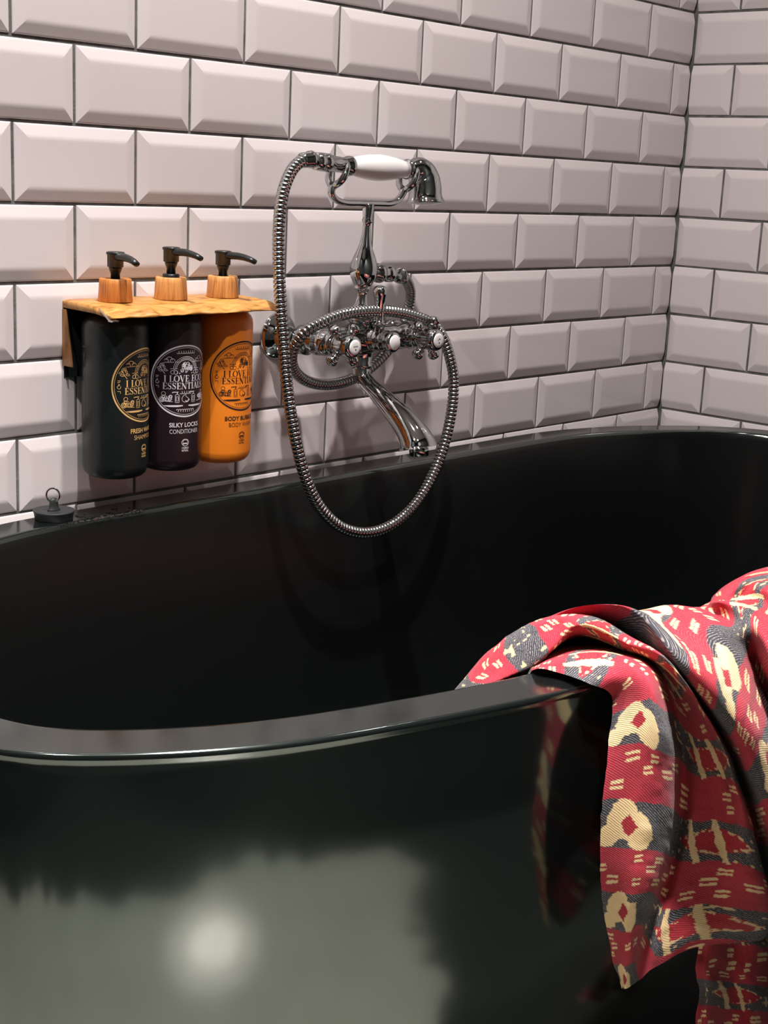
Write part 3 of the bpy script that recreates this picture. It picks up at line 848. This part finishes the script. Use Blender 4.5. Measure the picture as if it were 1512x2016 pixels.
# ------------------------------------------------------------------ wall-mounted bath mixer
MX, MY, MZ = -.822, -.070, .779
mixer = empty('bath_mixer', (MX, 0, MZ), 'chrome two-handle wall bath mixer with curved spout over the black bathtub', 'mixer tap')
bar = MB()
pb = []
for x, r in ((-.084, .0), (-.084, .0120), (-.082, .0150), (-.076, .0162), (-.066, .0165), (-.060, .0150), (-.056, .0142), (-.052, .0155), (-.046, .0160),
             (-.036, .0160), (-.026, .0178), (-.016, .0205), (0, .0215), (.016, .0205), (.026, .0178), (.036, .0160), (.046, .0160), (.052, .0155),
             (.056, .0142), (.060, .0150), (.066, .0165), (.076, .0162), (.082, .0150), (.084, .0120), (.084, .0)):
    pb.append((x, r))
bar.lathe((MX, MY, MZ), (1, 0, 0), pb, 40)
bar.lathe((MX, MY, MZ + .012), (0, 0, 1), [(0, .017), (.008, .017), (.010, .0195), (.0135, .0195), (.0150, .018), (.0150, 0)], 40)
bar.lathe((MX, MY, MZ - .036), (0, 0, 1), [(0, 0), (0, .0125), (.004, .0132), (.007, .0118), (.018, .0130), (.030, .0150)], 36)
bar.build('mixer_body', M['chrome'], mixer)
for s in (-1, 1):
    x = MX + s * .075
    xf = MX + s * .083
    inl = MB()
    inl.lathe((x, -.0735, MZ), (xf - x, .064, 0), [(0, .0125), (.010, .0125), (.0135, .0140), (.020, .0155), (.0205, .0178), (.031, .0178), (.0318, .0150), (.040, .0120), (.0645, .0118)], 36)
    inl.build('inlet_pipe', M['chrome'], mixer)
    MB().lathe((xf, -.0066, MZ), (0, -1, 0), [(0, .0288), (.0012, .0288), (.0030, .0278), (.0060, .0250), (.0095, .0206), (.0130, .0170), (.0165, .0152), (.0185, .0148), (.0185, .0118)], 48) \
        .build('wall_flange', M['chrome'], mixer)
    # cross handle
    hb = MB()
    hb.lathe((x, MY + .002, MZ), (0, -1, 0), [(0, .0150), (.014, .0152), (.020, .0135), (.0225, .0118), (.0235, .0118), (.026, .0128), (.0280, .0110), (.0300, .0100), (.033, .0100),
                                              (.0350, .0118), (.0365, .0128), (.0450, .0128), (.0475, .0136), (.0560, .0136), (.0590, .0124), (.0600, .0106), (.0600, 0)], 40)
    hub = hb.build('handle_hub', M['chrome'], mixer)
    yc = MY + .002 - .0415
    for a in ((48, 130, 222, 312) if s < 0 else (62, 140, 228, 305)):
        a = math.radians(a)
        d = Vector((math.cos(a), 0, math.sin(a)))
        arm = MB()
        arm.lathe(Vector((x, yc, MZ)) + d * .008, d, [(0, .0046), (.005, .0040), (.0080, .0038), (.0094, .0052), (.0104, .0052), (.0114, .0042), (.0136, .0060), (.0160, .0072),
                                                     (.0184, .0072), (.0206, .0060), (.0218, .0040), (.0224, 0)], 20)
        arm.build('handle_arm', M['chrome'], hub)
    btn = MB().lathe((x, MY + .002 - .0598, MZ), (0, -1, 0), [(0, .0090), (.0008, .0090), (.0014, .0082), (.0017, .005), (.0018, 0)], 32)
    cap = btn.build('handle_button', M['porcelain'], hub)
    cap['label'] = 'white porcelain button'
    F = Flat()
    if s < 0:
        F.line([(-3.6, .4), (-2.6, 2.0), (-2.2, .6), (-1.2, 1.8), (-.6, .6), (.6, 1.9), (1.2, .7), (2.2, 1.9), (3.6, .9)], .75)
        F.arc((.2, -2.6), .55, 0, 360, 1.0, 10)
    else:
        F.line([(-2.6, .2), (-1.6, .6), (-.6, 2.4), (.2, 2.6), (1.0, 1.6), (2.4, 1.8)], .75)
        F.arc((-.2, -2.6), .55, 0, 360, 1.0, 10)
    mesh_obj('handle_mark', [(x + a * .001, MY + .002 - .0598 - .00195, MZ + b * .001) for a, b in F.v], F.f, M['print_black'], hub, False)
# diverter in the middle
dv = MB()
dv.lathe((MX, MY - .012, MZ + .001), (0, -1, 0), [(0, .0150), (.010, .0150), (.013, .0130), (.020, .0122), (.0215, .0134), (.0275, .0134), (.029, .0112), (.034, .0112), (.0345, .0124), (.0390, .0124), (.0405, .0112), (.0405, 0)], 36)
div = dv.build('diverter', M['chrome'], mixer)
MB().lathe((MX, MY - .0524, MZ + .001), (0, -1, 0), [(0, .0092), (.0010, .0092), (.0017, .0082), (.0020, 0)], 32).build('diverter_button', M['porcelain'], div)['label'] = 'white porcelain button'
lv = MB().lathe((MX - .002, MY - .0285, MZ + .010), (-0.03, 0, 1), [(0, .0062), (.009, .0060), (.010, .0075), (.012, .0075), (.013, .0045), (.022, .0050), (.034, .0063), (.044, .0074), (.0455, .0080), (.0475, .0082),
                                                               (.050, .0086), (.053, .0082), (.0555, .0066), (.057, .0040), (.0575, 0)], 32)
lv.build('diverter_lever', M['chrome'], mixer)
# spout
sp = spline([(MX, MY, .757), (MX, MY + .001, .744), (MX, MY - .003, .7325), (MX, MY - .016, .7225), (MX, MY - .036, .7115), (MX, MY - .056, .6995), (MX, MY - .076, .6860),
             (MX, MY - .090, .6735), (MX, MY - .0975, .6640), (MX, MY - .0995, .6580)], 8)
n = len(sp)
rad = []
for i in range(n):
    t = i / (n - 1)
    r = .0120 - .0016 * min(t / .25, 1) + max(0, t - .35) * .0200
    if t > .93:
        r += (t - .93) * .012
    rad.append((r * (1.0 + .10 * t), r * (.96 - .02 * math.sin(math.pi * t))))
MB().sweep(sp, rad, 32, flat=(1, 0, 0)).build('spout', M['chrome'], mixer)
MB().lathe((MX, MY - .0996, .6590), (0, -.10, -1), [(0, .0118), (.004, .0120), (.0098, .0116), (.0100, .0080), (.006, .007)], 6).build('aerator', M['chrome'], mixer)
# riser and cradle
MB().lathe((MX - .0062, MY, .8055), (.0062, 0, .136), [(0, .0170), (.003, .0173), (.0050, .0160), (.010, .0112), (.017, .0080), (.0235, .0068), (.029, .0070), (.0330, .0084), (.0350, .0100), (.0358, .0094),
                                        (.041, .0122), (.047, .0152), (.052, .0166), (.058, .0171), (.064, .0163), (.072, .0136), (.080, .0102), (.088, .0074), (.098, .0055), (.108, .0047),
                                        (.1125, .0046), (.1135, .0062), (.1165, .0066), (.1175, .0056), (.120, .0058), (.130, .0070), (.1345, .0074), (.136, .0055)], 40).build('riser', M['chrome'], mixer)
MB().lathe((MX + .010, MY, .8590), (1, 0, -.06), [(0, .0100), (.008, .0100), (.0105, .0118), (.0155, .0120), (.0175, .0094), (.026, .0094), (.028, .0104), (.036, .0102), (.0375, .0085), (.0375, 0)], 32) \
    .build('hose_outlet', M['chrome'], mixer)
cr = MB()
cp = spline([(-.8835, MY, .9600), (-.8860, MY, .9535), (-.8830, MY, .9480), (-.8740, MY, .9432), (-.860, MY, .9412), (-.840, MY, .9412), (-.822, MY, .9412), (-.800, MY, .9412), (-.784, MY, .9415),
             (-.772, MY, .9450), (-.764, MY, .9510), (-.7590, MY, .9585)], 6)
cr.sweep(cp, [(.0040, .0046)] * len(cp), 16)
for x0, z0, tx in ((-.8835, .9600, .013), (-.7590, .9585, .011)):
    for s in (-1, 1):
        fk = []
        for k in range(9):
            a = math.radians(-90 + s * (12 + k * 14.5))
            fk.append((x0 + tx * (k / 8) ** 1.4, MY + .0135 * math.cos(a), z0 + .0158 + .0158 * math.sin(a) + .001))
        fk[0] = (x0, MY, z0 - .001)
        cr.sweep(fk, [.0042] * 5 + [.0038, .0035, .0032, .0024], 12)
cr.build('cradle', M['chrome'], mixer)

# ------------------------------------------------------------------ hand shower resting in the cradle
HZ = .9835
hs = empty('hand_shower', (-.805, MY, HZ), 'telephone-style hand shower with white porcelain grip lying in the chrome cradle', 'hand shower')
MB().lathe((-.8555, MY, HZ), (1, 0, 0), [(0, .0088), (.002, .0100), (.014, .0126), (.030, .0148), (.046, .0158), (.056, .0155), (.072, .0138), (.088, .0110), (.0985, .0092), (.0985, .0)], 40) \
    .build('grip', M['porcelain'], hs)['label'] = 'white porcelain grip'
MB().lathe((-.9150, MY, HZ + .0038), (1, 0, -.066), [(0, .0), (0, .0080), (.0012, .0100), (.0100, .0105), (.0106, .0098), (.0122, .0098), (.0128, .0106), (.0215, .0106), (.0225, .0098),
                                                  (.0360, .0092), (.0460, .0089), (.0500, .0098), (.0530, .0112), (.0560, .0118), (.0585, .0116), (.0600, .0105), (.0604, .0090)], 36) \
    .build('handle_ferrule', M['chrome'], hs)
hp = spline([(-.7585, MY, HZ), (-.7520, MY, HZ), (-.7440, MY, HZ + .0010), (-.7360, MY, HZ + .0005), (-.7285, MY - .0008, HZ - .005), (-.7245, MY - .002, HZ - .013), (-.7230, MY - .003, HZ - .022), (-.7230, MY - .0035, HZ - .031), (-.7230, MY - .004, HZ - .0375)], 7)
n = len(hp)
hr = []
for i in range(n):
    t = i / (n - 1)
    r = np.interp(t, [0, .04, .06, .10, .14, .2, .3, .45, .6, .75, .85, .93, 1], [.0098, .0122, .0124, .0108, .0090, .0098, .0128, .0178, .0198, .0203, .0208, .0222, .0242])
    hr.append(float(r))
MB().sweep(hp, hr, 36).build('shower_head', M['chrome'], hs)
MB().lathe((-.7230, MY - .004, HZ - .0375), (0, -.08, -1), [(0, .0242), (.0016, .0244), (.0024, .0232), (.0030, .0195), (.0046, .0100), (.0050, 0)], 40).build('spray_plate', M['chrome'], hs)

# ------------------------------------------------------------------ shower hose: interlocked metal rings along one long loop
hc = resample(spline(HOSE, 14), .0026)
# ease the joins so that the hose leaves its nuts straight
hv, hf, hm = [], [], []
n = len(hc)
SEG = 20
P = [Vector(p) for p in hc]
up = Vector((0, -1, 0))
rows = []
for i in range(n):
    t = (P[min(i + 1, n - 1)] - P[max(i - 1, 0)]).normalized()
    up = (up - t * up.dot(t)).normalized()
    rows.append((P[i], t, up.copy(), t.cross(up)))
stations = []
for i in range(n - 1):
    prof = ((0.0, .0062), (.12, .00705), (.45, .0073), (.78, .0071), (.85, .0053), (.985, .0053)) if i % 2 == 0 else ((0.0, .0062), (.12, .0067), (.45, .0069), (.80, .0067), (.86, .0060), (.97, .0059))
    if i % 2:
        continue
    for t, r in prof:
        tt = t * 2
        j = min(i + int(tt), n - 2)
        u = tt - int(tt) if i + int(tt) <= n - 2 else 1
        p0, p1 = rows[j], rows[j + 1]
        stations.append((p0[0].lerp(p1[0], u), p0[2].lerp(p1[2], u).normalized(), p0[3].lerp(p1[3], u).normalized(), r * .97, t > .8))
for p, a, b, r, g in stations:
    for k in range(SEG):
        th = 2 * math.pi * k / SEG
        hv.append(p + a * (r * math.cos(th)) + b * (r * math.sin(th)))
for i in range(len(stations) - 1):
    for k in range(SEG):
        k2 = (k + 1) % SEG
        hf.append((i * SEG + k, i * SEG + k2, (i + 1) * SEG + k2, (i + 1) * SEG + k))
        hm.append(1 if stations[i][4] else 0)
hose = empty('shower_hose', tuple(P[n // 2]), 'long ribbed chrome hose looping from the hand shower round the mixer', 'hose')
mesh_obj('hose_tube', hv, hf, None, hose, True, [M['hose'], M['hose_dark']], hm)
e0, d0 = P[3], (P[0] - P[4]).normalized()
MB().lathe(P[0] - d0 * .016, d0, [(0, .0074), (.002, .0086), (.012, .0088), (.0135, .0098), (.017, .0100), (.0175, .0080)], 28).build('end_nut', M['chrome'], hose)
e1 = (P[-1] - P[-5]).normalized()
MB().lathe(P[-1] - e1 * .015, e1, [(0, .0074), (.002, .0084), (.011, .0086), (.0125, .0096), (.0165, .0098), (.017, .0080)], 28).build('end_nut', M['chrome'], hose)

# ------------------------------------------------------------------ the printed cloth over the front rim


def vnoise(x, y, seed=0):
    xi, yi = np.floor(x).astype(np.int64), np.floor(y).astype(np.int64)
    xf, yf = x - xi, y - yi

    def h(a, b):
        q = (a * 374761393 + b * 668265263 + seed * 974634777) & 0xffffffff
        q = ((q ^ (q >> 13)) * 1274126177) & 0xffffffff
        return ((q ^ (q >> 16)) & 0xffff) / 65535.0
    sx, sy = xf * xf * (3 - 2 * xf), yf * yf * (3 - 2 * yf)
    return (h(xi, yi) * (1 - sx) + h(xi + 1, yi) * sx) * (1 - sy) + (h(xi, yi + 1) * (1 - sx) + h(xi + 1, yi + 1) * sx) * sy


def hash1(a, s):
    q = (a.astype(np.int64) * 2654435761 + s * 40503 + 12345) & 0xffffffff
    q = ((q ^ (q >> 15)) * 2246822519) & 0xffffffff
    return ((q ^ (q >> 13)) & 0xffff) / 65535.0


def ell(x, y, cx, cy, rx, ry, rot=0.0):
    c, s = math.cos(rot), math.sin(rot)
    X, Y = (x - cx) * c + (y - cy) * s, -(x - cx) * s + (y - cy) * c
    return np.sqrt((X / rx) ** 2 + (Y / ry) ** 2) - 1


def cloth_print(u, n):
    """printed colours: u = metres across, n = stripe number along (whole = grey band, half = red band)"""
    V = n * .0645
    wob = (vnoise(u * 160, V * 160, 1) - .5) * .0022 + (vnoise(u * 600, V * 600, 2) - .5) * .0011 + (vnoise(u * 1500, V * 1500, 3) - .5) * .0007
    k = np.round(n)
    dv = (n - k) * .0645 + wob                     # metres from the middle of the grey band
    uu = u + (vnoise(u * 300, V * 300, 7) - .5) * .0016 + (vnoise(u * 1300, V * 1300, 8) - .5) * .0008
    red = np.array([.33, .013, .024])
    red2 = np.array([.40, .022, .048])
    grey = np.array([.030, .033, .040])
    cream = np.array([.78, .56, .30])
    mix = vnoise(u * 420, V * 420, 5)[:, None] * .6 + vnoise(u * 90, V * 90, 6)[:, None] * .4
    col = red * (1 - mix) + red2 * mix
    pale = (vnoise(u * 55, V * 55, 15) * .7)[:, None]
    col = col * (1 - pale * .35) + np.array([.42, .05, .06]) * pale * .35
    band = np.abs(dv) < .0146 + .0012 * (vnoise(u * 50, k * 3.3, 9) - .5)
    col[band] = (grey * (.8 + .5 * vnoise(u * 220, V * 220, 10))[:, None])[band]
    # short cream dashes in pairs on the red bands
    kr = np.floor(n)
    dr = (n - kr - .5) * .0645 + (vnoise(u * 160, V * 160, 1) - .5) * .0016 + (vnoise(u * 700, V * 700, 12) - .5) * .0005
    for j, off in enumerate((-.0098, -.0015, .0078)):
        per = .0185
        sh = hash1(kr, 31 + j) * per
        cell = np.floor((u + sh) / per)
        x = (u + sh) + (vnoise(u * 500, V * 900, 13) - .5) * .0012 - (cell + .5) * per + (hash1(cell + 37 * kr, 3 + j) - .5) * .004
        ln = .0028 + .0018 * hash1(cell + 11 * kr, 5 + j)
        keep = hash1(cell + 53 * kr, 7 + j) < .72
        for d in (-.0019, .0019):
            m = (~band) & keep & (np.abs(dr - off - d + x * .12) < .00095 + .0003 * hash1(cell, 9 + j)) & (np.abs(x) < ln)
            col[m] = cream * .97
    # motifs along the grey bands
    per = .160
    cell = np.floor((uu + .062) / per)
    x = (uu + .062) - cell * per                    # blob sits at .080, leaf at .150
    near = np.abs(dv) < .0185
    first = (u < .062) & (n < 4.55)             # the upper left end carries leaves instead of blobs
    plain = n < 2.55
    x = np.where(first, x + .064, x)
    b = np.minimum.reduce([ell(x, dv, .0745, -.004, .0085, .0125, .35), ell(x, dv, .0870, .0035, .0095, .0128, -.3), ell(x, dv, .0805, .0005, .0115, .0075),
                           ell(x, dv, .0660, .0075, .0058, .0075, .5)])
    m = near & (b < 0) & ~plain
    col[m] = cream * .96
    dm = np.abs(x - .0790) / .0056 + np.abs(dv + .0008) / .0068 - 1
    m = near & (dm < 0) & ~plain
    col[m] = red * 1.0
    for q in (.150, -.010):
        lf = np.abs(dv) - .0088 * np.clip(1 - np.abs((x - q - .003) / .024) ** 1.6, 0, None)
        m = near & band & ~plain & (lf < .0012) & (np.abs(x - q - .003) < .025)
        edge = m & (np.abs(lf) < .0010) & (vnoise(u * 500, V * 500, 21) > .50)
        col[m] = red * 1.05
        col[edge] = cream * .85
        for sx in (-.0105, .0062):
            st = np.abs(x - q - sx - dv * .28) < .0028 - .0009 * np.abs(dv) / .015
            mm = (np.abs(dv) < .0158) & st & ~plain
            col[mm] = cream * .93
        dots = (vnoise(u * 330, V * 330, 23) > .83) & band & near & ~m & (np.abs(x - q) < .036)
        col[dots] = cream * .8
    tw = np.full(len(u), .11)
    tw[band & (col.sum(1) < .25)] = .50
    tw[col.sum(1) > 1.1] = .05
    return np.concatenate([np.clip(col, 0, 1), tw[:, None]], 1)


def catmull_grid(G, per_c, per_r):
    """bicubic upsampling of a (C, R, D) grid along both directions"""
    def up(A, per):
        Q = np.concatenate([2 * A[:1] - A[1:2], A, 2 * A[-1:] - A[-2:-1]], 0)
        out = []
        for i in range(len(A) - 1):
            p0, p1, p2, p3 = Q[i], Q[i + 1], Q[i + 2], Q[i + 3]
            for k in range(per):
                t = k / per
                out.append(.5 * (2 * p1 + (p2 - p0) * t + (2 * p0 - 5 * p1 + 4 * p2 - p3) * t * t + (3 * p1 - p0 - 3 * p2 + p3) * t ** 3))
        out.append(A[-1])
        return np.array(out)
    G = up(G, per_c)
    G = np.swapaxes(up(np.swapaxes(G, 0, 1), per_r), 0, 1)
    return G


def cloth_grid(data, per_c, per_r):
    G = np.array([[(x, y, z, nn, u) for (x, y, z, nn) in s] for u, s in data])
    return catmull_grid(G, per_c, per_r)


cm = bpy.data.materials.new('printed_cotton')
cm.use_nodes = True
nt = cm.node_tree
b = nt.nodes['Principled BSDF']
b.inputs['Roughness'].default_value = .85
b.inputs['Specular IOR Level'].default_value = .25
b.inputs['Sheen Weight'].default_value = .06
b.inputs['Sheen Roughness'].default_value = .5
at = nt.nodes.new('ShaderNodeAttribute')
at.attribute_name = 'print'
uvn = nt.nodes.new('ShaderNodeUVMap')
uvn.uv_map = 'weave'
mp = nt.nodes.new('ShaderNodeMapping')
mp.inputs['Rotation'].default_value = (0, 0, math.radians(58))
nt.links.new(uvn.outputs['UV'], mp.inputs['Vector'])
wv = nt.nodes.new('ShaderNodeTexWave')
wv.wave_type = 'BANDS'
wv.inputs['Scale'].default_value = 230
wv.inputs['Distortion'].default_value = 2.2
wv.inputs['Detail'].default_value = 2
wv.inputs['Detail Scale'].default_value = 1.5
nt.links.new(mp.outputs['Vector'], wv.inputs['Vector'])
ns = nt.nodes.new('ShaderNodeTexNoise')
ns.inputs['Scale'].default_value = 900
ns.inputs['Detail'].default_value = 2
nt.links.new(uvn.outputs['UV'], ns.inputs['Vector'])
ml = nt.nodes.new('ShaderNodeMath')
ml.operation = 'MULTIPLY'
nt.links.new(wv.outputs['Fac'], ml.inputs[0])
nt.links.new(ns.outputs['Fac'], ml.inputs[1])
mr = nt.nodes.new('ShaderNodeMapRange')
mr.inputs['From Min'].default_value = .30
mr.inputs['From Max'].default_value = .62
mr.inputs['To Min'].default_value = 0
mr.inputs['To Max'].default_value = 1.0
ml2 = nt.nodes.new('ShaderNodeMath')
ml2.operation = 'MULTIPLY'
nt.links.new(mr.outputs['Result'], ml2.inputs[0])
nt.links.new(at.outputs['Alpha'], ml2.inputs[1])
nt.links.new(ml.outputs['Value'], mr.inputs['Value'])
mx = nt.nodes.new('ShaderNodeMix')
mx.data_type = 'RGBA'
mx.inputs['B'].default_value = (.62, .52, .50, 1)
nt.links.new(ml2.outputs['Value'], mx.inputs['Factor'])
nt.links.new(at.outputs['Color'], mx.inputs['A'])
nt.links.new(mx.outputs['Result'], b.inputs['Base Color'])
bp = nt.nodes.new('ShaderNodeBump')
bp.inputs['Strength'].default_value = .5
bp.inputs['Distance'].default_value = .0006
nt.links.new(ml.outputs['Value'], bp.inputs['Height'])
nt.links.new(bp.outputs['Normal'], b.inputs['Normal'])

V, FC, CO, UV = [], [], [], []
for data, pc, pr_ in ((TOWEL, 26, 48), (UNDER, 24, 40)):
    G = cloth_grid(data, pc, pr_)
    c_, r_ = G.shape[:2]
    g = G.reshape(-1, 5)
    u, nn = g[:, 4], g[:, 3]
    P3 = g[:, :3].copy()
    P3[:, 1] += (vnoise(u * 70, nn * 5, 41) - .5) * .0022 + (vnoise(u * 190, nn * 14, 42) - .5) * .0008
    n0 = sum(len(q) for q in V)
    V.append(P3)
    CO.append(cloth_print(u, nn))
    UV.append(np.stack([u, nn * .0645], 1))
    ii, jj = np.meshgrid(np.arange(c_ - 1), np.arange(r_ - 1), indexing='ij')
    a = (ii * r_ + jj).ravel() + n0
    FC.append(np.stack([a, a + 1, a + r_ + 1, a + r_], 1))
V, FC, CO, UV = np.concatenate(V), np.concatenate(FC), np.concatenate(CO), np.concatenate(UV)
me = bpy.data.meshes.new('printed_cloth')
me.from_pydata(V.tolist(), [], FC.tolist())
me.update()
me.polygons.foreach_set('use_smooth', np.full(len(me.polygons), True))
ca = me.color_attributes.new('print', 'FLOAT_COLOR', 'POINT')
ca.data.foreach_set('color', CO.astype(np.float32).ravel())
uvl = me.uv_layers.new(name='weave')
uvl.data.foreach_set('uv', UV[FC.ravel()].astype(np.float32).ravel())
me.materials.append(cm)
cloth = bpy.data.objects.new('printed_cloth', me)
COL.objects.link(cloth)
tag(cloth, 'red and charcoal printed cotton cloth draped over the front rim of the bathtub', 'cloth')
